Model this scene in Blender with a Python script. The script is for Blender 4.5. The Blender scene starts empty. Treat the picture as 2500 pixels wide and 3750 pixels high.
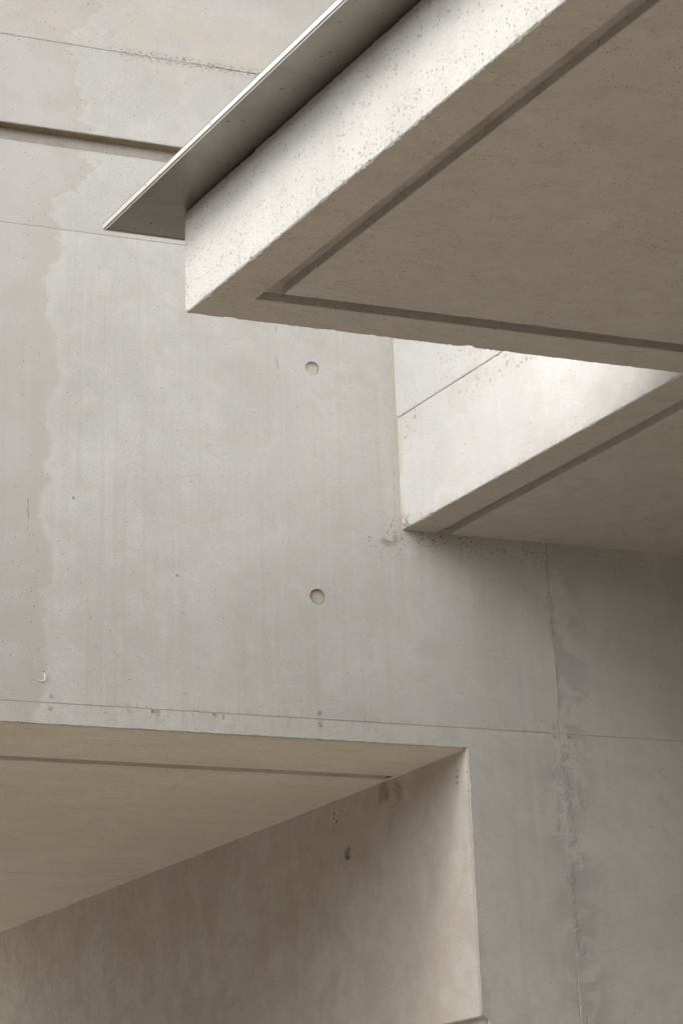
import bpy, bmesh, math, random
from mathutils import Vector, Matrix, noise
from mathutils.geometry import tessellate_polygon

scene = bpy.context.scene
COL = scene.collection
random.seed(7)

# ------------------------------------------------------------------ camera
YAW, PITCH, ROLL, FPX = -0.3270732, 0.37879031, -0.03181716, 7337.1
fwd = Vector((-math.sin(YAW)*math.cos(PITCH), math.cos(YAW)*math.cos(PITCH), math.sin(PITCH)))
rgt = Vector((math.cos(YAW), math.sin(YAW), 0.0))
upv = rgt.cross(fwd)
r2 = rgt*math.cos(ROLL) + upv*math.sin(ROLL)
u2 = -rgt*math.sin(ROLL) + upv*math.cos(ROLL)
cam_d = bpy.data.cameras.new('camera')
cam = bpy.data.objects.new('camera', cam_d); COL.objects.link(cam)
cam.matrix_world = Matrix(((r2.x, u2.x, -fwd.x, 0.0), (r2.y, u2.y, -fwd.y, -8.5),
                           (r2.z, u2.z, -fwd.z, 1.6), (0, 0, 0, 1)))
cam_d.sensor_fit = 'VERTICAL'; cam_d.sensor_height = 36.0
cam_d.lens = FPX/3750.0*36.0
cam_d.clip_end = 2000.0; cam_d.clip_start = 0.05
scene.camera = cam

# ------------------------------------------------------------------ light
SUN_AZ = Vector((-0.98, -0.10, 0)).normalized()
SUN_EL = math.radians(41)
sdir = Vector((SUN_AZ.x*math.cos(SUN_EL), SUN_AZ.y*math.cos(SUN_EL), math.sin(SUN_EL)))
world = bpy.data.worlds.new('World'); scene.world = world; world.use_nodes = True
wt = world.node_tree
sky = wt.nodes.new('ShaderNodeTexSky'); sky.sky_type = 'NISHITA'; sky.sun_disc = False
sky.sun_elevation = SUN_EL; sky.sun_rotation = math.atan2(sdir.x, sdir.y)
sky.dust_density = 0.8; sky.ozone_density = 1.0
hsv = wt.nodes.new('ShaderNodeHueSaturation'); hsv.inputs['Saturation'].default_value = 0.04   # an even cloud cover
wt.links.new(sky.outputs[0], hsv.inputs['Color'])
wt.links.new(hsv.outputs[0], wt.nodes['Background'].inputs[0])
wt.nodes['Background'].inputs[1].default_value = 0.15
sun_d = bpy.data.lights.new('sun', 'SUN'); sun_d.energy = 0.55; sun_d.angle = math.radians(30)
sun_d.color = (1.0, 0.965, 0.92)
sun = bpy.data.objects.new('sun', sun_d); COL.objects.link(sun)
sun.rotation_euler = (-sdir).to_track_quat('-Z', 'Y').to_euler()
scene.view_settings.view_transform = 'Standard'; scene.view_settings.look = 'None'
scene.view_settings.gamma = 1.0; scene.view_settings.exposure = 2.24
scene.cycles.max_bounces = 6; scene.cycles.diffuse_bounces = 4; scene.cycles.glossy_bounces = 3
scene.cycles.use_adaptive_sampling = True; scene.cycles.adaptive_threshold = .025

# ------------------------------------------------------------------ helpers
def tag(o, label=None, cat=None, group=None, kind=None):
    if label: o['label'] = label
    if cat: o['category'] = cat
    if group: o['group'] = group
    if kind: o['kind'] = kind
    return o

def empty(name, loc):
    o = bpy.data.objects.new(name, None); COL.objects.link(o); o.location = loc
    o.empty_display_size = 0.2
    return o

def link(name, bm, mat, parent=None, smooth=False):
    bmesh.ops.recalc_face_normals(bm, faces=bm.faces[:])
    me = bpy.data.meshes.new(name); bm.to_mesh(me); bm.free()
    if smooth:
        for p in me.polygons: p.use_smooth = True
    o = bpy.data.objects.new(name, me); COL.objects.link(o)
    me.materials.append(mat)
    if parent:
        o.parent = parent
        # parents are pure translations (thing) or sit at the thing's origin (part)
        off = parent.location.copy()
        q = parent.parent
        while q: off += q.location; q = q.parent
        o.matrix_parent_inverse = Matrix.Translation(-off)
    return o

def rag(p, f):
    return noise.noise(p*f) * .6 + noise.noise(p*f*2.7 + Vector((9, 3, 5))) * .4

def prism(out, O, U, V, N, T, amps=0.0, holes=(), hole_depth=.035, step=.014, base=.002, back_amp=0.0, sil=1.0):
    """Solid with a front polygon in the plane (O,U,V), going T deep along N. Edges with amp>0 get a broken, chipped arris."""
    O, U, V, N = Vector(O), Vector(U), Vector(V), Vector(N)
    n = len(out)
    if not isinstance(amps, (list, tuple)): amps = [amps]*n
    area = sum(out[i][0]*out[(i+1) % n][1] - out[(i+1) % n][0]*out[i][1] for i in range(n))
    sg = 1 if area > 0 else -1
    def nrm(i):
        a, b = out[i], out[(i+1) % n]; d = Vector((b[0]-a[0], b[1]-a[1])).normalized()
        return d, Vector((-d.y, d.x))*sg
    ring = []   # (p2d, inward 2d vector, amp)
    for i in range(n):
        a, b = Vector(out[i]), Vector(out[(i+1) % n])
        d, nn = nrm(i); dp, np_ = nrm((i-1) % n)
        A, B = amps[i-1], amps[i]
        if A > 0 and B > 0:
            m = (nn + np_); m = m/max(m.dot(nn), .2); ring.append((a, m, max(A, B)))
        elif B > 0:
            w = -dp; s = w.dot(nn); ring.append((a, w/s if abs(s) > .1 else nn, B))
        elif A > 0:
            w = d; s = w.dot(np_); ring.append((a, w/s if abs(s) > .1 else np_, A))
        else:
            ring.append((a, Vector((0, 0)), 0))
        if B > 0:
            L = (b-a).length; k = max(1, int(L/step))
            for j in range(1, k): ring.append((a + d*(L*j/k), nn, B))
    bm = bmesh.new()
    P = lambda p, z: O + U*p.x + V*p.y + N*z
    r_front, r_mid, r_out, r_bk0, r_back = [], [], [], [], []
    f2 = []
    for p, m, A in ring:
        if A > 0:
            w = P(p, 0)
            a1 = abs(rag(w, 34)); a2 = max(0, rag(w + Vector((4, 4, 4)), 11)); a3 = max(0, rag(w + Vector((14, 2, 7)), 60))
            e = base + A*(.35*a1 + .9*a2*a2*2 + .5*a3)
            g = sil*A*(.30*a2 + .45*a3 + .12*a1)
            dz = base + A*(.5*a3 + .6*a1 + .6*a2)
        else: e = g = dz = 0
        q = p + m*(e+g)
        f2.append(q)
        r_front.append(bm.verts.new(P(q, 0)))
        r_mid.append(bm.verts.new(P(p + m*g, dz if A > 0 else .001)))
        r_out.append(bm.verts.new(P(p, (dz + .012 + .6*A) if A > 0 else .004)))
        if back_amp > 0:
            w = P(p, T); c = back_amp*max(0, rag(w, 14)) + back_amp*.6*max(0, rag(w, 45)) + .001
            if A <= 0: c = .001
            r_bk0.append(bm.verts.new(P(p, T - c*1.1)))
            r_back.append(bm.verts.new(P(p + m*c*.9, T)))
        else:
            r_back.append(bm.verts.new(P(p, T)))
    K = len(ring)
    rings = [r_front, r_mid, r_out] + ([r_bk0] if back_amp > 0 else []) + [r_back]
    for A_, B_ in zip(rings[:-1], rings[1:]):
        for i in range(K):
            j = (i+1) % K
            bm.faces.new((A_[i], A_[j], B_[j], B_[i]))
    loops = [[Vector((q.x, q.y, 0)) for q in f2]]
    allv = list(r_front)
    for (hx, hy, hr) in holes:
        hl, top, bot = [], [], []
        S = 28
        for k in range(S):
            t = -2*math.pi*k/S
            w = Vector((hx*7, hy*7, k*.9)); rr = hr*(1 + .05*noise.noise(w))
            q = Vector((hx + rr*math.cos(t), hy + rr*math.sin(t)))
            hl.append(Vector((q.x, q.y, 0)))
            top.append(bm.verts.new(P(q, 0)))
            q2 = Vector((hx + rr*.93*math.cos(t), hy + rr*.93*math.sin(t)))
            bot.append(bm.verts.new(P(q2, hole_depth)))
        for k in range(S):
            j = (k+1) % S
            bm.faces.new((top[k], top[j], bot[j], bot[k]))
        bm.faces.new(bot)
        loops.append(hl); allv += top
    for t in tessellate_polygon(loops):
        try: bm.faces.new([allv[i] for i in t])
        except ValueError: pass
    bm.faces.new(r_back)
    return bm

def hexa(bm, q, off):
    """solid from a quad q (4 points) thickened by vector off"""
    a = [bm.verts.new(Vector(p)) for p in q]; b = [bm.verts.new(Vector(p) + Vector(off)) for p in q]
    bm.faces.new(a); bm.faces.new(b[::-1])
    for i in range(4):
        j = (i+1) % 4; bm.faces.new((a[i], a[j], b[j], b[i]))

def tube(bm, pts, r, seg=8):
    prev = None
    for i, p in enumerate(pts):
        p = Vector(p)
        d = (Vector(pts[min(i+1, len(pts)-1)]) - Vector(pts[max(i-1, 0)])).normalized()
        x = d.orthogonal().normalized(); y = d.cross(x)
        if prev is not None:
            x = (px - d*px.dot(d)).normalized(); y = d.cross(x)
        px = x
        c = [bm.verts.new(p + (x*math.cos(2*math.pi*k/seg) + y*math.sin(2*math.pi*k/seg))*r) for k in range(seg)]
        if prev is None: bm.faces.new(c)
        else:
            for k in range(seg): bm.faces.new((prev[k], prev[(k+1) % seg], c[(k+1) % seg], c[k]))
        prev = c
    bm.faces.new(prev)

# ------------------------------------------------------------------ materials
class NT:
    def __init__(s, name):
        s.m = bpy.data.materials.new(name); s.m.use_nodes = True; s.t = s.m.node_tree
        s.b = s.t.nodes['Principled BSDF']
        s.geo = s.t.nodes.new('ShaderNodeNewGeometry')
        s.pos = s.geo.outputs['Position']
        sx = s.t.nodes.new('ShaderNodeSeparateXYZ'); s.L(s.pos, sx.inputs[0])
        s.x, s.y, s.z = sx.outputs
    def L(s, a, b): s.t.links.new(a, b)
    def put(s, v, sock):
        if hasattr(v, 'is_output'): s.L(v, sock)
        else: sock.default_value = v
    def mapping(s, scale, loc=(0, 0, 0), rot=(0, 0, 0)):
        n = s.t.nodes.new('ShaderNodeMapping'); s.L(s.pos, n.inputs[0])
        n.inputs['Scale'].default_value = scale; n.inputs['Location'].default_value = loc; n.inputs['Rotation'].default_value = rot
        return n.outputs[0]
    def noise(s, vec, scale, detail=4, rough=.55, dist=0.0):
        n = s.t.nodes.new('ShaderNodeTexNoise'); s.L(vec, n.inputs['Vector'])
        n.inputs['Scale'].default_value = scale; n.inputs['Detail'].default_value = detail
        n.inputs['Roughness'].default_value = rough; n.inputs['Distortion'].default_value = dist
        return n.outputs['Fac']
    def noise_c(s, vec, scale, detail=3, rough=.55, dist=0.0):
        n = s.t.nodes.new('ShaderNodeTexNoise'); s.L(vec, n.inputs['Vector'])
        n.inputs['Scale'].default_value = scale; n.inputs['Detail'].default_value = detail
        n.inputs['Roughness'].default_value = rough; n.inputs['Distortion'].default_value = dist
        sp = s.t.nodes.new('ShaderNodeSeparateColor'); s.L(n.outputs['Color'], sp.inputs[0])
        return sp.outputs
    def math(s, op, a, b=0.0, c=0.0, clamp=False):
        n = s.t.nodes.new('ShaderNodeMath'); n.operation = op; n.use_clamp = clamp
        s.put(a, n.inputs[0]); s.put(b, n.inputs[1]); s.put(c, n.inputs[2])
        return n.outputs[0]
    def step(s, v, lo, hi, to0=0.0, to1=1.0):
        n = s.t.nodes.new('ShaderNodeMapRange'); n.interpolation_type = 'SMOOTHSTEP'
        s.put(v, n.inputs['Value']); s.put(lo, n.inputs['From Min']); s.put(hi, n.inputs['From Max'])
        n.inputs['To Min'].default_value = to0; n.inputs['To Max'].default_value = to1
        return n.outputs[0]
    def mix(s, f, a, b, mode='MIX'):
        n = s.t.nodes.new('ShaderNodeMix'); n.data_type = 'RGBA'; n.blend_type = mode
        s.put(f, n.inputs[0])
        for v, k in ((a, 6), (b, 7)):
            if isinstance(v, tuple): v = (v[0], v[1], v[2], 1)
            s.put(v, n.inputs[k])
        return n.outputs[2]
    def mul(s, *a):
        r = a[0]
        for q in a[1:]: r = s.math('MULTIPLY', r, q)
        return r
    def band(s, v, c, w, soft):
        """1 inside c-w..c+w"""
        d = s.math('ABSOLUTE', s.math('SUBTRACT', v, c))
        return s.step(d, w, w+soft, 1.0, 0.0)
    def pores2(s, scale, r0, keep, keep_big, vec=None):
        """small pits (first) and a few larger ones (second) from one cell texture"""
        v = s.t.nodes.new('ShaderNodeTexVoronoi'); v.feature = 'F1'
        s.L(vec or s.pos, v.inputs['Vector']); v.inputs['Scale'].default_value = scale
        sp = s.t.nodes.new('ShaderNodeSeparateColor'); s.L(v.outputs['Color'], sp.inputs[0])
        r = s.math('MULTIPLY', s.math('POWER', sp.outputs[0], 2.0), r0)
        m = s.step(v.outputs['Distance'], r, s.math('ADD', r, .05), 1.0, 0.0)
        m = s.mul(m, s.math('GREATER_THAN', r, .02))
        on = s.math('LESS_THAN', sp.outputs[1], keep)
        big = s.mul(s.step(v.outputs['Distance'], r0*1.1, r0*1.1+.05, 1.0, 0.0), s.math('LESS_THAN', sp.outputs[2], keep_big*.04))
        return s.mul(m, on), big

def concrete(name, c1, c2, streak=.3, pore=.5, pore_scale=70., mottle=1.0, warm=(.40, .36, .30), warm_amt=.25,
             extra=None, bump=.25, horiz=None, rough=.82, pore_r=.2, big_pores=.3, bump_pores=False):
    t = NT(name)
    nb = t.noise_c(t.pos, 1.3, 3, .6, .4)          # three independent broad patterns from one texture
    nm = t.noise_c(t.pos, 7.0, 3, .6, .5)
    fine = t.noise(t.pos, 75, 3, .75)
    col = t.mix(t.step(nb[0], .36, .64), c1, c2)
    col = t.mix(t.mul(t.step(nm[0], .48, .70), warm_amt), col, warm)
    dk = tuple(v*.84 for v in c1)
    lt = tuple(min(v*1.15, .9) for v in c2)
    col = t.mix(t.mul(t.step(nm[1], .50, .72), .30*mottle), col, dk)
    # curtain-like streaks left by the formwork and by rain
    st = t.noise_c(t.mapping(horiz or (30, 30, .6)), 1.0, 3, .62, .3)
    col = t.mix(t.mul(t.step(st[0], .50, .70), streak), col, tuple(v*k for v, k in zip(c1, (.87, .85, .79))))
    col = t.mix(t.mul(t.step(st[1], .52, .70), streak*.7), col, lt)
    col = t.mix(t.mul(t.step(fine, .42, .66), .34), col, dk)
    col = t.mix(t.mul(t.step(nm[2], .54, .70), .22*mottle), col, lt)
    t.nb, t.nm, t.st = nb, nm, st
    t.hp = None
    if extra: col = extra(t, col)
    # blow holes, gathered in drifts
    cl = t.step(nb[2], .42, .62, .10, 1.0)
    p1, q1 = t.pores2(pore_scale, pore_r, pore, big_pores)
    p = t.math('MAXIMUM', t.mul(p1, cl), q1)
    col = t.mix(t.mul(p, .8), col, tuple(v*.34 for v in c1))
    h = fine
    if bump_pores: h = t.math('SUBTRACT', h, t.mul(p, 1.5))
    b = t.t.nodes.new('ShaderNodeBump'); b.inputs['Strength'].default_value = bump; b.inputs['Distance'].default_value = .005
    t.L(h, b.inputs['Height']); t.L(b.outputs[0], t.b.inputs['Normal'])
    t.L(col, t.b.inputs['Base Color'])
    t.b.inputs['Roughness'].default_value = rough
    t.b.inputs['Specular IOR Level'].default_value = .25
    return t.m

G1, G2 = (.428, .416, .391), (.478, .467, .443)

def stain_left(t, col):
    """smoother, pinkish lime-washed band at the left with a lobed edge"""
    wob = t.noise_c(t.mapping((3.0, 1, 4.4)), 1.0, 3, .55, .45)
    up = t.step(t.z, 6.2, 6.8, 0, .22)
    edge = t.math('ADD', t.math('ADD', t.math('MULTIPLY_ADD', wob[0], .24, 1.34), t.mul(t.math('SUBTRACT', t.nm[2], .5), .07)), t.mul(up, t.step(wob[1], .35, .65)))
    d = t.math('SUBTRACT', edge, t.x)
    m = t.mul(t.step(d, -.012, .030), t.step(t.nb[0], .30, .60, .70, 1.0))
    inner = t.mix(t.step(wob[2], .40, .62), (.385, .352, .328), (.41, .386, .375))
    band = t.mix(t.step(d, .02, .16), (.385, .352, .315), inner)
    col = t.mix(t.mul(m, .75), col, band)
    tm = t.mul(t.step(d, -.07, -.004), t.step(d, -.004, .002, 1, 0))
    return t.mix(t.mul(tm, .25), col, (.48, .47, .455))

def main_extra(t, col):
    col = stain_left(t, col)
    n = t.noise_c(t.mapping((3, 1, 7), (2, 0, 1)), 2.0, 3, .6)
    jx = t.math('ADD', t.x, t.mul(t.math('SUBTRACT', n[0], .5), .03))
    # lime and rust run at the slab corner
    run = t.mul(t.band(jx, 3.180, .003, .012), t.step(t.z, 4.45, 5.05), t.step(n[1], .3, .6))
    col = t.mix(t.mul(run, .5), col, (.43, .35, .25))
    run2 = t.mul(t.band(jx, 3.160, .001, .010), t.step(t.z, 5.0, 5.15), t.step(n[2], .42, .62))
    col = t.mix(t.mul(run2, .35), col, (.38, .31, .21))
    run3 = t.mul(t.band(jx, 3.30, .001, .006), t.step(t.z, 4.1, 4.3), t.step(t.z, 4.75, 5.0, 1, 0), t.step(n[1], .35, .6))
    col = t.mix(t.mul(run3, .3), col, (.52, .51, .49))
    # rust along the joint over the opening
    jz = t.mul(t.step(t.z, 4.175, 4.13), t.step(t.x, 1.6, 1.9), t.step(t.st[2], .50, .66))
    col = t.mix(t.mul(jz, .60), col, (.40, .30, .17))
    # yellowed vertical runs
    ry = t.mul(t.step(t.noise(t.mapping((13, 1, .16), (5, 0, 0)), 1.0, 2, .6), .57, .65), t.step(t.z, 5.3, 4.6), t.step(t.x, 1.5, 1.62), t.step(t.x, 2.2, 2.6, 1, 0))
    col = t.mix(t.mul(ry, .32), col, (.43, .39, .29))
    tr = t.mul(t.band(jx, 2.752, .002, .012), t.band(t.z, 5.3, .45, .2), t.step(n[2], .46, .62))
    col = t.mix(t.mul(tr, .45), col, (.42, .36, .25))
    mk = t.mul(t.band(jx, 2.575, .0006, .003), t.band(t.z, 6.0, .12, .05), t.step(n[1], .50, .56))
    mk2 = t.mul(t.band(jx, 1.375, .0008, .003), t.band(t.z, 5.02, .06, .03), t.step(n[2], .44, .52))
    col = t.mix(t.mul(t.math('MAXIMUM', mk, mk2), .7), col, (.17, .13, .09))
    # greyer cloud low on the wall
    gs = t.mul(t.step(t.z, 4.55, 4.25), t.step(t.x, 2.5, 2.95), t.step(t.nb[1], .40, .62))
    col = t.mix(t.mul(gs, .4), col, (.36, .36, .35))
    # grime around the slab corner and under the soffit
    gd = t.math('ADD', t.math('POWER', t.math('SUBTRACT', t.x, 3.12), 2.0), t.math('POWER', t.math('SUBTRACT', t.z, 5.06), 2.0))
    gm = t.math('MAXIMUM', t.step(gd, .002, .020, 1, 0), t.mul(t.step(t.z, 4.90, 5.1), t.step(t.x, 3.16, 3.3)))
    sp = t.math('MAXIMUM', t.pores2(95, .50, .75, .0)[0], t.mul(t.step(gd, .0, .004, 1, 0), t.step(t.nm[0], .45, .55), .5))
    return t.mix(t.mul(gm, sp, .9), col, (.075, .065, .055))

def blotch(t, col):
    """greenish and brownish clouds of the denser, unwashed concrete"""
    n = t.noise_c(t.mapping((1, 1, .8), (3, 1, 2)), 14, 3, .6, .6)
    col = t.mix(t.mul(t.step(n[0], .48, .66), t.step(t.z, 4.3, 4.0), .35), col, (.37, .365, .325))
    return t.mix(t.mul(t.step(n[1], .50, .68), .28), col, (.46, .45, .43))

def lintel_extra(t, col):
    col = stain_left(t, col)
    n = t.noise_c(t.mapping((26, 1, 9), (2, 0, 1)), 1.0, 3, .6)
    rs_ = t.mul(t.step(t.x, 1.6, 1.9), t.step(t.z, 4.02, 4.12), t.step(t.x, 3.3, 3.0, 0, 1), t.step(n[0], .50, .68))
    col = t.mix(t.mul(rs_, .60), col, (.40, .30, .17))
    dr = t.mul(t.step(t.z, 4.085, 4.12), t.step(n[1], .54, .60), t.math('MAXIMUM', t.band(t.x, 1.92, .05, .04), t.band(t.x, 2.25, .06, .06)))
    col = t.mix(t.mul(dr, .8), col, (.12, .09, .06))
    gs = t.mul(t.band(t.x, 3.93, .03, .13), t.step(t.nm[2], .44, .60), t.step(t.z, 4.2, 3.9))
    col = t.mix(t.mul(gs, .7), col, (.335, .338, .322))
    # slurry skin that ran beside the jamb
    sk = t.mul(t.band(t.x, 3.49, .012, .016), t.step(t.z, 3.35, 3.2), t.step(t.nm[0], .40, .55))
    col = t.mix(t.mul(sk, .5), col, (.36, .33, .29))
    return blotch(t, col)

def right_extra(t, col):
    col = blotch(t, col)
    gs = t.mul(t.band(t.x, 3.99, .05, .14), t.step(t.nm[2], .44, .60))
    col = t.mix(t.mul(gs, .7), col, (.335, .338, .322))
    sp = t.pores2(105, .36, .6, .0)[0]
    return t.mix(t.mul(t.step(t.z, 4.9, 5.1), sp, .9), col, (.075, .065, .055))

def top_extra(t, col):
    col = stain_left(t, col)
    # honeycomb and ochre haze along the top construction joint
    n = t.noise_c(t.mapping((2.0, 1, 1.2)), 1.8, 3, .6)
    dz = t.math('SUBTRACT', t.z, 7.592)
    ext = t.step(t.x, 1.55, 1.95)
    hn = t.noise(t.mapping((1, 1, 1.5)), 52, 3, .7)
    core = t.mul(t.step(dz, -.045, -.004), t.step(dz, .012, .05, 1, 0), ext, t.step(hn, .50, .58), t.step(n[1], .30, .52))
    oc = t.mul(t.step(dz, -.01, .03), t.step(dz, .08, .40, 1, 0), t.step(n[0], .36, .60))
    col = t.mix(t.mul(oc, .42), col, (.44, .39, .305))
    oc2 = t.mul(t.step(n[2], .50, .66), t.step(t.x, 1.7, 2.0))
    col = t.mix(t.mul(oc2, .22), col, (.45, .40, .325))
    return t.mix(t.mul(core, .8), col, (.14, .135, .125))

def low_extra(t, col):
    return stain_left(t, col)

def face_extra(t, col):
    # coarser, more open skin towards the lower arris
    p, q = t.pores2(118, .55, .50, .8)
    p = t.mul(p, t.step(t.nm[1], .38, .58, .15, 1.0))
    hh = t.math('MAXIMUM', t.mul(p, t.math('MAXIMUM', t.step(t.z, 5.34, 5.16), t.step(t.nb[1], .55, .66, 0, .6))), t.mul(q, .8))
    col = t.mix(t.mul(t.step(t.nm[2], .52, .66), t.step(t.z, 5.34, 5.14), .35), col, (.43, .38, .315))
    return t.mix(t.mul(hh, .68), col, (.15, .13, .105))

def notch_extra(t, col):
    # open band just under the construction joint, rusty line in the angle with the wall
    lo = t.mul(t.step(t.z, 5.53, 5.60), t.step(t.nb[0], .36, .55))
    hh = t.mul(lo, t.pores2(52, .50, .75, 0)[0])
    col = t.mix(t.mul(lo, .25), col, (.42, .38, .315))
    col = t.mix(t.mul(hh, .75), col, (.22, .20, .17))
    ru = t.mul(t.step(t.y, -.05, -.004), t.step(t.nm[2], .42, .60))
    col = t.mix(t.mul(ru, .5), col, (.42, .34, .21))
    ct = t.mul(t.step(t.y, -.12, -.01), t.step(t.z, 5.22, 5.13), t.step(t.noise(t.pos, 38, 3, .7), .46, .56))
    return t.mix(t.mul(ct, .75), col, (.13, .115, .10))

def soffit_extra(t, col):
    n = t.step(t.nb[1], .44, .60)
    dash = t.pores2(62, .34, .5, .5, t.mapping((2.4, 1.1, 1), (0, 0, 0), (0, 0, .5)))
    mo = t.noise_c(t.mapping((1.0, 1.5, 1), (5, 2, 0), (0, 0, .9)), 9.0, 4, .68, .7)
    col = t.mix(t.mul(t.step(mo[0], .47, .66), .40), col, (.33, .295, .245))
    col = t.mix(t.mul(t.step(mo[1], .50, .68), .30), col, (.46, .43, .38))
    col = t.mix(t.mul(t.step(t.nb[0], .46, .62), .30), col, (.345, .315, .265))
    col = t.mix(t.mul(t.step(t.nb[2], .56, .66), t.step(mo[2], .42, .58), .30), col, (.47, .44, .385))
    return t.mix(t.mul(t.math('MAXIMUM', t.mul(dash[0], n), dash[1]), .65), col, (.12, .105, .085))

def recess_extra(t, col):
    oc = t.step(t.noise(t.mapping((.9, 4.2, 1), (3, 3, 0)), 1.5, 3, .6, .6), .48, .68)
    return t.mix(t.mul(oc, .40), col, (.47, .40, .275))

def reveal_extra(t, col):
    ls = t.noise_c(t.mapping((6, 6, 3.4), (1, 6, 2)), 1.0, 4, .66, .9)
    col = t.mix(t.mul(t.step(ls[0], .48, .64), .42), col, (.48, .45, .41))
    pt = t.noise_c(t.mapping((1.6, 1.6, 1.6), (0, 2, 7)), 2.6, 4, .6, .7)
    col = t.mix(t.mul(t.step(pt[0], .50, .58), .40), col, (.355, .312, .258))
    # rust blotch where the groove meets the side, and spots beside it
    gd = t.math('ADD', t.math('POWER', t.math('SUBTRACT', t.y, .62), 2.0), t.math('POWER', t.math('SUBTRACT', t.z, 3.96), 2.0))
    bl = t.mul(t.step(gd, .003, .016, 1, 0), t.step(t.nm[2], .46, .56))
    col = t.mix(t.mul(bl, .6), col, (.20, .14, .085))
    gd2 = t.math('ADD', t.math('POWER', t.math('SUBTRACT', t.y, 1.09), 2.0), t.math('POWER', t.math('SUBTRACT', t.z, 3.935), 2.0))
    sp = t.pores2(40, .42, .9, .0)[0]
    gm = t.math('MAXIMUM', t.step(gd2, .002, .005, 1, 0), t.mul(t.step(t.y, .17, .02), t.step(t.z, 3.6, 3.85), t.step(pt[1], .45, .5)))
    return t.mix(t.mul(gm, sp, .9), col, (.07, .055, .045))

M_WALL = concrete('wall_concrete', G1, G2, .28, .45, 80, extra=main_extra, bump=.20)
M_WLINT = concrete('wall_lintel_concrete', G1, G2, .28, .45, 80, extra=lintel_extra, bump=.22)
M_WRIGHT = concrete('wall_right_concrete', G1, G2, .20, .40, 80, extra=right_extra, bump=.22)
M_WTOP = concrete('wall_top_concrete', (.405, .392, .370), (.445, .433, .413), .14, .55, 75, extra=top_extra, bump=.22)
M_WLOW = concrete('wall_band_concrete', (.405, .392, .370), (.445, .433, .413), .14, .75, 90, extra=low_extra, bump=.22)
M_FACE = concrete('slab_edge_concrete', (.405, .397, .377), (.455, .447, .427), .12, .55, 60, extra=face_extra, bump=.5, pore_r=.26, bump_pores=True)
M_NOTCH = concrete('light_well_concrete', (.49, .48, .46), (.54, .53, .51), .15, .30, 70, extra=notch_extra, bump=.35)
M_UPST = concrete('upstand_concrete', (.49, .48, .46), (.535, .525, .505), .10, .9, 100, bump=.7, pore_r=.34, bump_pores=True)
M_SOFF = concrete('soffit_concrete', (.415, .388, .342), (.455, .428, .382), .05, .55, 85, warm=(.385, .335, .265), warm_amt=.3, extra=soffit_extra, horiz=(1.6, 9, 1), bump=.16, pore_r=.26, big_pores=.4)
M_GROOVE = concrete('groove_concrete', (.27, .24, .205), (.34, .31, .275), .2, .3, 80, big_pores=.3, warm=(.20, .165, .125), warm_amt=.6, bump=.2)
M_RECSOF = concrete('recess_soffit_concrete', (.50, .462, .395), (.54, .505, .445), .22, .35, 65, warm=(.50, .435, .32), warm_amt=.30, extra=recess_extra, horiz=(.9, 11, 1), bump=.12)
M_REV = concrete('recess_side_concrete', (.40, .362, .312), (.445, .412, .368), .10, .25, 75, warm=(.385, .33, .27), warm_amt=.4, extra=reveal_extra, bump=.16)
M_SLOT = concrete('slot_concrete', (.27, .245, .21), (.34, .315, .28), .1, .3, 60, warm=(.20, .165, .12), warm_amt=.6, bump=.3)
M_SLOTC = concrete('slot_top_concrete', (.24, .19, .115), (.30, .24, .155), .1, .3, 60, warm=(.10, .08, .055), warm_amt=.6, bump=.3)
M_PLUG = concrete('plug_mortar', (.43, .38, .32), (.49, .445, .385), .05, .3, 120, warm=(.38, .31, .235), warm_amt=.5, bump=.7)
M_MORT = concrete('joint_mortar', (.27, .26, .242), (.36, .347, .325), .0, .3, 90, bump=.3)
M_GROUT = concrete('grout_concrete', (.345, .343, .325), (.42, .415, .395), .1, .8, 90, bump=.8, pore_r=.3)

def metal(name, base, rough, dirt):
    t = NT(name)
    n = t.noise(t.pos, 4, 5, .6, .5); f = t.noise(t.mapping((90, 90, 90)), 1.0, 3)
    col = t.mix(t.mul(t.step(n, .4, .7), dirt), base, tuple(v*.7 for v in base))
    sp = t.pores2(40, .22, .4, .1)[0]
    col = t.mix(t.mul(sp, .7), col, (.09, .075, .06))
    t.L(col, t.b.inputs['Base Color'])
    t.b.inputs['Metallic'].default_value = 1.0
    t.L(t.math('ADD', rough, t.mul(t.math('SUBTRACT', n, .5), .25)), t.b.inputs['Roughness'])
    b = t.t.nodes.new('ShaderNodeBump'); b.inputs['Strength'].default_value = .12; b.inputs['Distance'].default_value = .01
    t.L(t.noise(t.pos, 3, 3), b.inputs['Height']); t.L(b.outputs[0], t.b.inputs['Normal'])
    return t.m
M_STEEL = metal('brushed_steel', (.285, .265, .237), .31, .5)
M_LIP = metal('folded_steel_edge', (.62, .60, .58), .5, .3)
M_NAIL = metal('galvanised_wire', (.72, .71, .69), .6, .2)

def ground_mat():
    t = NT('paving')
    n = t.noise(t.pos, .6, 5, .6); f = t.noise(t.pos, 14, 5, .65)
    col = t.mix(t.step(n, .3, .7), (.60, .54, .455), (.66, .60, .51))
    col = t.mix(t.mul(t.step(f, .5, .7), .3), col, (.46, .41, .35))
    t.L(col, t.b.inputs['Base Color']); t.b.inputs['Roughness'].default_value = .9
    return t.m
M_GROUND = ground_mat()

# ------------------------------------------------------------------ ground
bm = bmesh.new()
R = 400
vs = [bm.verts.new((x, y, 0)) for x, y in ((-R, -R), (R, -R), (R, R), (-R, R))]; bm.faces.new(vs)
tag(link('ground', bm, M_GROUND), 'pale paved ground below the concrete building', kind='structure')

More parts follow.
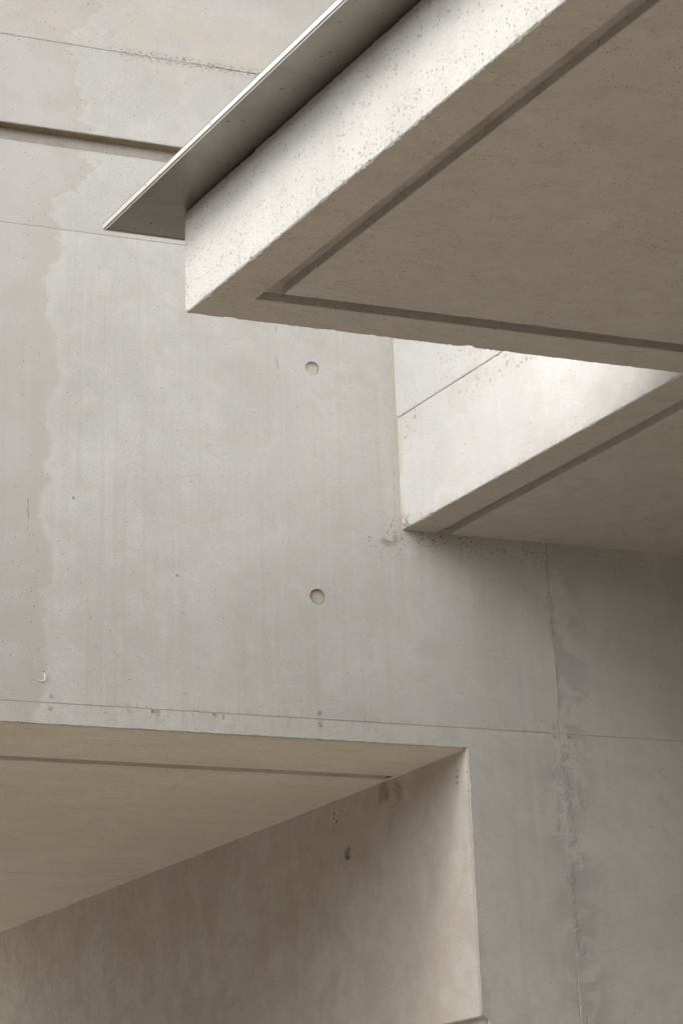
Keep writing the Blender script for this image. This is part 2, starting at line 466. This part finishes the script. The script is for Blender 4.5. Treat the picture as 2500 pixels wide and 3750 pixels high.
# ------------------------------------------------------------------ the wall
TAN = 0.2692; COS = math.cos(math.atan(TAN)); SIN = math.sin(math.atan(TAN))
X, Z, Y = (1, 0, 0), (0, 0, 1), (0, 1, 0)
wall = empty('concrete_wall', (2.5, 0, 0))
tag(wall, 'tall pale grey cast concrete wall behind the slab, with tie holes and a horizontal slot', 'wall')
XL, XR, ZT, g = -9.0, 9.5, 8.95, .0012
XO = -8.3                                    # far jamb of the opening, out of view
J1, J2, J3 = 4.1305, 6.520, 7.592
XV = 3.949
SLOT0, SLOT1 = 6.983, 7.083
def wp(out, amps, holes=(), mat=M_WALL, T=.25, **k):
    return link('concrete_panel', prism(out, (0, 0, 0), X, Z, Y, T, amps, holes, **k), mat, wall)
# over and beside the opening: lintel strip and jamb in one pour
lint = wp([(XO, 4.034), (3.468, 4.034), (3.468, 2.809), (3.503, 2.787), (3.503, 0), (XV-g, 0), (XV-g, J1-g), (XL, J1-g), (XL, 0), (XO, 0)],
   [.007, .012, .010, .006, 0, .002, .0022, 0, 0, 0], mat=M_WLINT, step=.016)
wp([(XV+g, 0), (XR, 0), (XR, J1-g), (XV+g, J1-g)], [0, 0, .002, .002], mat=M_WRIGHT, step=.02)
ties = [(2.755, 5.926, .037), (2.752, 4.730, .039)]
mainp = wp([(XL, J1+g), (XV-g, J1+g), (XV-g, J2-g), (XL, J2-g)], [.0022, .001, .002, 0], ties, step=.02)
wp([(XV+g, J1+g), (XR, J1+g), (XR, J2-g), (XV+g, J2-g)], [.002, 0, 0, .001], mat=M_WRIGHT, step=.02)
wp([(XL, J2+g), (XR, J2+g), (XR, SLOT0), (XL, SLOT0)], [.0015, 0, .005, 0], mat=M_WLOW, step=.02)
wp([(XL, SLOT1), (XR, SLOT1), (XR, J3-g), (XL, J3-g)], [.005, 0, .006, 0], mat=M_WTOP, step=.014)
wp([(XL, J3+g), (XR, J3+g), (XR, ZT), (XL, ZT)], [.008, 0, 0, 0], mat=M_WTOP, step=.012)
# mortar filled hairline joints
def joint(a, b_, z, w, lo, hi, vertical=False, seed=0.0):
    """strip of laitance filling a joint, in places flush with the wall, in places open"""
    b = bmesh.new(); n = int((b_-a)/.02); prev = None
    for i in range(n+1):
        t = a + (b_-a)*i/n
        f = .5 + .5*noise.noise(Vector((t*2.3, seed, 0))) + .35*noise.noise(Vector((t*17, seed, 3)))
        y = lo + (hi-lo)*min(1, max(0, (f-.25)*1.6))
        c = [(t, z-w), (t, z+w)] if not vertical else [(z-w, t), (z+w, t)]
        cur = [b.verts.new((p[0], yy, p[1])) for p in c for yy in (y, y+.04)]
        if prev:
            for k, l in ((0, 2), (1, 3), (0, 1), (2, 3)): b.faces.new((prev[k], prev[l], cur[l], cur[k]))
        prev = cur
    link('joint', b, M_MORT, wall)
joint(XL, XR, J1, .008, .0001, .0020, seed=1.0)
joint(XL, XR, J2, .008, .0002, .0022, seed=5.0)
joint(XL, XR, J3, .014, .0010, .0060, seed=9.0)
joint(0, J2-.02, XV, .006, .0002, .0020, True, 13.0)
# slot: back and top lining
b = bmesh.new(); hexa(b, [(XL, .052, SLOT0-.03), (XR, .052, SLOT0-.03), (XR, .052, SLOT1+.03), (XL, .052, SLOT1+.03)], (0, .1, 0)); link('slot_back', b, M_SLOT, wall)['label'] = 'darker brown-grey back of the horizontal slot'
b = bmesh.new(); hexa(b, [(XL, .004, SLOT1-.0025), (XR, .004, SLOT1-.0025), (XR, .06, SLOT1-.0025), (XL, .06, SLOT1-.0025)], (0, 0, .03)); link('slot_top', b, M_SLOTC, wall)
# plugs in the tie holes
def plug(c, n, u, v, r, parent, d=.016):
    b = bmesh.new(); c, n, u, v = Vector(c), Vector(n), Vector(u), Vector(v); S = 24
    rings = []
    for (rr, dd) in ((1.0, 0), (.72, .004), (.45, .0015), (.2, .003)):
        rg = []
        for k in range(S):
            a = 2*math.pi*k/S; p = c + (u*math.cos(a) + v*math.sin(a))*r*rr
            rg.append(b.verts.new(p + n*(d + dd + .0025*noise.noise(p*60))))
        rings.append(rg)
    for A, B in zip(rings[:-1], rings[1:]):
        for k in range(S): b.faces.new((A[k], A[(k+1) % S], B[(k+1) % S], B[k]))
    b.faces.new(rings[-1])
    bk = [b.verts.new(v_.co + n*.012) for v_ in rings[0]]
    for k in range(S): b.faces.new((rings[0][k], rings[0][(k+1) % S], bk[(k+1) % S], bk[k]))
    b.faces.new(bk)
    return link('tie_hole_plug', b, M_PLUG, parent, smooth=True)
for (hx, hz, hr) in ties: plug((hx, 0, hz), Y, X, Z, hr*.985, wall, .009)
# cast-in nail heads left by the formwork, each a shallow raised ring with a dot
def nail_mark(x, z, r=.0105, cyl=True):
    b = bmesh.new(); S = 14
    prof = [(1.0, .001), (.92, -.0028), (.68, -.0022), (.55, .0006), (.3, -.0015), (.05, -.002)]
    prev = None
    for rr, yy in prof:
        c = [b.verts.new((x + r*rr*math.cos(2*math.pi*k/S)*(1+.1*noise.noise((x*9, z*9, k))), yy, z + r*rr*math.sin(2*math.pi*k/S))) for k in range(S)]
        if prev:
            for k in range(S): b.faces.new((prev[k], prev[(k+1) % S], c[(k+1) % S], c[k]))
        prev = c
    b.faces.new(prev)
    link('nail_mark', b, M_GROUT, wall, smooth=True)
for x, z in ((1.500, 4.163), (1.497, 4.108), (2.7435, 4.163), (2.7435, 4.106), (3.916, 4.165), (3.984, 4.172), (3.920, 4.118), (3.990, 4.120), (2.07, 4.78), (1.58, 5.12)):
    nail_mark(x, z, .0105 if z < 4.3 else .006)
# short bent wire sticking out near the left edge
b = bmesh.new(); tube(b, [(1.446, -.002, 4.232), (1.450, -.006, 4.229), (1.468, -.007, 4.230), (1.4695, -.007, 4.234), (1.4700, -.006, 4.258), (1.4695, -.001, 4.262)], .0024)
link('bent_wire', b, M_NAIL, wall, smooth=True)['label'] = 'short bent wire sticking out of the wall'
# rough grout that leaked along the right-hand vertical joint
def grout(name, x0, z0, z1, wfun, thick, seed, step=.0045):
    """slurry skin: a bumpy sheet that only here and there stands proud of the wall"""
    b = bmesh.new(); nz = int((z1-z0)/step); rows = []
    nx = 34
    for i in range(nz+1):
        z = z0 + (z1-z0)*i/nz
        wl, wr = wfun(z); row = []
        for j in range(nx+1):
            s = j/nx; x = x0 - wl + (wl+wr)*s
            p = Vector((x, seed, z))
            mid = (x-x0)/(wl if x < x0 else wr)
            f = .62 - abs(mid)*.95 + (.25 if abs(mid) < .22 else 0) + 1.1*noise.noise(Vector((x*11, seed, z*5))) + .8*noise.noise(p*24) + .45*noise.noise(p*70)
            f *= min(1, 14*i/nz)*min(1, 14*(1-i/nz))
            hgt = thick*min(1.0, max(-.6, f)) + (.0012*noise.noise(p*140) if f > 0 else 0)
            row.append(b.verts.new((x, .0006 - hgt, z)))
        rows.append(row)
    for A, B in zip(rows[:-1], rows[1:]):
        for j in range(nx): b.faces.new((A[j], A[j+1], B[j+1], B[j]))
    o = link(name, b, M_GROUT, wall, smooth=True); o['label'] = 'rough grey grout leaked along the vertical joint'
    return o
nz_ = lambda z, f, s: .5 + .5*noise.noise(Vector((s, s*.3, z*f)))
lo_ = lambda z: .30 + .70*min(1, max(0, (z-2.95)/.3))
grout('grout_seam', XV+.012, 2.2, 4.14, lambda z: ((.022 + .10*nz_(z, 2.6, 3))*lo_(z), (.018 + .11*nz_(z, 2.1, 8))*lo_(z)), .0024, 2.0)
grout('grout_seam', XV-.004, 4.52, 5.04, lambda z: (.010 + .06*nz_(z, 4.0, 5), .010 + .05*nz_(z, 3.4, 1)), .0022, 6.0)
grout('grout_fin', XV+.001, 4.19, 4.60, lambda z: (.0036, .0036), .0026, 4.0)

# ------------------------------------------------------------------ recessed opening
rec = empty('recessed_opening', (1.0, 1.0, 0))
tag(rec, 'deep beige concrete recess under the wall, with slanting side and grooved ceiling', 'recess')
xr = lambda y: 3.466 - TAN*y
ZS = 4.0318
def rs(name, y0, y1, z, amps, mat, T=.25):
    out = [(XO-.1, y0), (xr(y0)+.03, y0), (xr(y1)+.03, y1), (XO-.1, y1)]
    return link(name, prism(out, (0, 0, z), X, Y, Z, T, amps, step=.02), mat, rec)
rs('soffit_border', .010, .566, ZS, [0, 0, .004, 0], M_RECSOF)
rs('soffit_groove', .545, .665, ZS+.034, 0, M_GROOVE, .2)
rs('soffit_panel', .640, 3.150, ZS, [.004, 0, .001, 0], M_RECSOF)
rs('soffit_panel', 3.157, 6.6, ZS, [.001, 0, 0, 0], M_RECSOF)
rs('joint', 3.12, 3.18, ZS+.009, 0, M_MORT, .1)
Dv = Vector((-SIN, COS, 0)); Nin = Vector((COS, SIN, 0))
Or = Vector((3.466, 0, 0))
s_t = (1.0)/COS
# thin bead of laitance in the angle between side and ceiling
b = bmesh.new(); pts = []
for i in range(330):
    p = Or + Dv*(.03 + i*.02); n_ = Vector((0, 0, ZS)) + p
    pts.append(n_ + Vector((.004*noise.noise(n_*9), 0, .004*noise.noise(n_*13 + Vector((5, 0, 0))) + .002)))
tube(b, pts, .0065, 6); link('corner_bead', b, M_RECSOF, rec, smooth=True)
reveal = link('side_panel', prism([(.004, 2.800), (6.9, 2.800), (6.9, 4.3), (.004, 4.3)], Or, Dv, Z, Nin, .3,
              [.006, 0, 0, .004], [(s_t, 3.741, .036)], hole_depth=.030, step=.016), M_REV, rec)
plug(Or + Dv*s_t + Vector((0, 0, 3.741)), Nin, Dv, Z, .0345, rec, .020)
link('side_panel', prism([(.012, 0), (6.9, 0), (6.9, 2.9), (.012, 2.9)], Or + Nin*.034, Dv, Z, Nin, .25, 0), M_REV, rec)
b = bmesh.new(); hexa(b, [(XO-.3, 6.5, 0), (-1.6, 6.5, 0), (-1.6, 6.5, 4.4), (XO-.3, 6.5, 4.4)], (0, .3, 0)); link('back_light_baffle', b, M_REV, rec)  # unseen wall, width set by how much light enters the recess from behind
b = bmesh.new(); hexa(b, [(XO-.005, .02, 0), (XO-.005, 6.6, 0), (XO-.005, 6.6, 4.4), (XO-.005, .02, 4.4)], (-.3, 0, 0)); link('unseen_side_wall', b, M_REV, rec)

# ------------------------------------------------------------------ overhanging slab
slab = empty('overhanging_slab', (3.0, -3.0, 5.108))
tag(slab, 'overhanging concrete slab with pale edges and a drip groove in its underside', 'slab')
SZ = 5.108; YF = -1.938; YE = -9.0; XE = 6.5
xl = lambda y: 1.630 + TAN*(YF - y)
xn = lambda y: 3.190 - TAN*y
def pC(a): y = YF - a; return (xl(y) + a/COS, y)
def pI(a): y = YF - a; return (xn(y) + a/COS, y)
def pJ(a): return (xn(.06) + a/COS, .06)
def pF(a): return (xl(YE) + a/COS, YE)
def sl(name, out, z, T, amps, mat, **k):
    return link(name, prism(out, (0, 0, z), X, Y, Z, T, amps, **k), mat, slab)
A_, B_ = .175, .241
ZTOP = 5.541
E_TOP = .010
def edge_beam(outer_pts, inner_pts, T, amps, face_mat, back_amp=0.0):
    out = list(outer_pts) + list(reversed(inner_pts))
    o = sl('edge_beam', out, SZ, T, amps, face_mat, step=.008, back_amp=back_amp)
    o.data.materials.append(M_SOFF)
    e = Vector(outer_pts[1]) - Vector(outer_pts[0]); f_ = Vector(inner_pts[0]) - Vector(outer_pts[0])
    inw = Vector((-e.y, e.x)).normalized(); inw = inw if inw.dot(f_) > 0 else -inw
    for p in o.data.polygons:                       # underside and groove side of the beam have the soffit's skin
        if p.normal.z < -.75 or p.normal.xy.dot(inw) > .5: p.material_index = 1
    return o
edge_beam([pC(0), pF(0)], [pC(A_), pF(A_)], ZTOP-SZ, [.016, 0, .009, 0], M_FACE, .012)
edge_beam([pC(0), pI(0)], [pC(A_), pI(A_)], ZTOP-SZ, [.015, 0, .008, 0], M_FACE, .008)
edge_beam([pI(0), pJ(0)], [pI(A_), pJ(A_)], 5.700-SZ, [.016, 0, .008, 0], M_NOTCH, .010)
for p, q in ((pC, pF), (pC, pI), (pI, pJ)):
    sl('drip_groove', [p(A_-.02), q(A_-.02), q(B_+.02), p(B_+.02)], SZ+.036, .1, 0, M_GROOVE)
sl('soffit_panel', [pC(B_), pI(B_), pJ(B_), (XE, .06), (XE, YE), pF(B_)], SZ, .25, [.007, .007, 0, 0, 0, .007], M_SOFF, step=.01)
sl('slab_core', [pC(.10), pI(.10), pJ(.10), (XE-.05, .06), (XE-.05, YE+.05), pF(.10)], SZ+.12, 5.72-SZ-.12, 0, M_FACE)
# later pour standing on the edge beam beside the light well
up = link('upstand', prism([pI(-.003), pJ(-.003), pJ(.25), pI(.25)], (0, 0, 5.703), X, Y, Z, 1.35, [.010, 0, 0, 0], step=.008), M_UPST, slab)

# ------------------------------------------------------------------ steel coping over the slab edge
cop = empty('steel_coping', (1.35, -1.72, 5.54))
tag(cop, 'thin folded steel coping jutting out over the pale slab edge', 'coping')
OV = .213; ZL = 5.5425; ZI = 5.5455; IN = .095
def q3(p, z): return (p[0], p[1], z)
pE = lambda a: (3.05, YF - a)            # end at the light well side
def strip(name, a0, z0, a1, z1, P0, P1, off, mat):
    b = bmesh.new(); hexa(b, [q3(P0(a0), z0), q3(P1(a0), z0), q3(P1(a1), z1), q3(P0(a1), z1)], off); return link(name, b, mat, cop)
zz = lambda a: ZL + (ZI-ZL)*(a+OV)/(IN+OV)
for P1 in (pF, pE):
    strip('underside', -OV+.006, zz(-OV+.006), IN, zz(IN), pC, P1, (0, 0, .003), M_STEEL)
    strip('fascia', -OV, ZL+.004, -OV+.003, ZL+.004, pC, P1, (0, 0, .020), M_LIP)
    strip('top_sheet', -OV, ZL+.0245, IN, 5.745, pC, P1, (0, 0, .003), M_STEEL)
    strip('drip_edge', -OV+.004, ZL-.003, -OV+.009, ZL-.002, pC, P1, (0, 0, .003), M_LIP)

# ------------------------------------------------------------------ unseen block added under the slab to darken the wall at right
M_BLOCKER = concrete('dark_blocker', (.085, .07, .06), (.11, .09, .075), .1, .2, 40)  # kept dark so the added blocks bounce little light
WX, WT = 4.95, 9.6
right_blocker = empty('unseen_side_wall', (WX, -6, 0))
tag(right_blocker, 'unseen dark block added at the right to darken the concrete wall', 'wall')
b = bmesh.new(); hexa(b, [(WX, -.01, 0), (WX, YE+.2, 0), (WX, YE+.2, SZ-.003), (WX, -.01, SZ-.003)], (.35, 0, 0)); link('blocker_face', b, M_BLOCKER, right_blocker)
# unseen blocks added behind and left of the camera to cut low sky
CX, CY, CH = -9.2, -11.0, 9.0
w_ = empty('facing_light_blocker', (0, CY, 0)); tag(w_, 'unseen dark block added behind the camera to cut low sky light', 'light blocker')
b = bmesh.new(); hexa(b, [(CX, CY, 0), (WX+8, CY, 0), (WX+8, CY, CH), (CX, CY, CH)], (0, -.4, 0)); link('blocker_face', b, M_BLOCKER, w_)
LX, LH = -8.5, 6.5  # added left block, sized to hold back low light
w_ = empty('left_light_blocker', (LX, -6, 0)); tag(w_, 'unseen dark block added at the left to cut low sky light', 'wall')
b = bmesh.new(); hexa(b, [(LX, -.01, 0), (LX, CY+.01, 0), (LX, CY+.01, LH), (LX, -.01, LH)], (-.4, 0, 0)); link('blocker_face', b, M_BLOCKER, w_)
# unseen overhang added above the frame to shade the wall top
b = bmesh.new(); hexa(b, [(XL, -1.15, ZT+.003), (XR, -1.15, ZT+.003), (XR, .25, ZT+.003), (XL, .25, ZT+.003)], (0, 0, .25)); link('added_overhang', b, M_SOFF, wall)
up['label'] = 'rough pale upper pour above the joint'
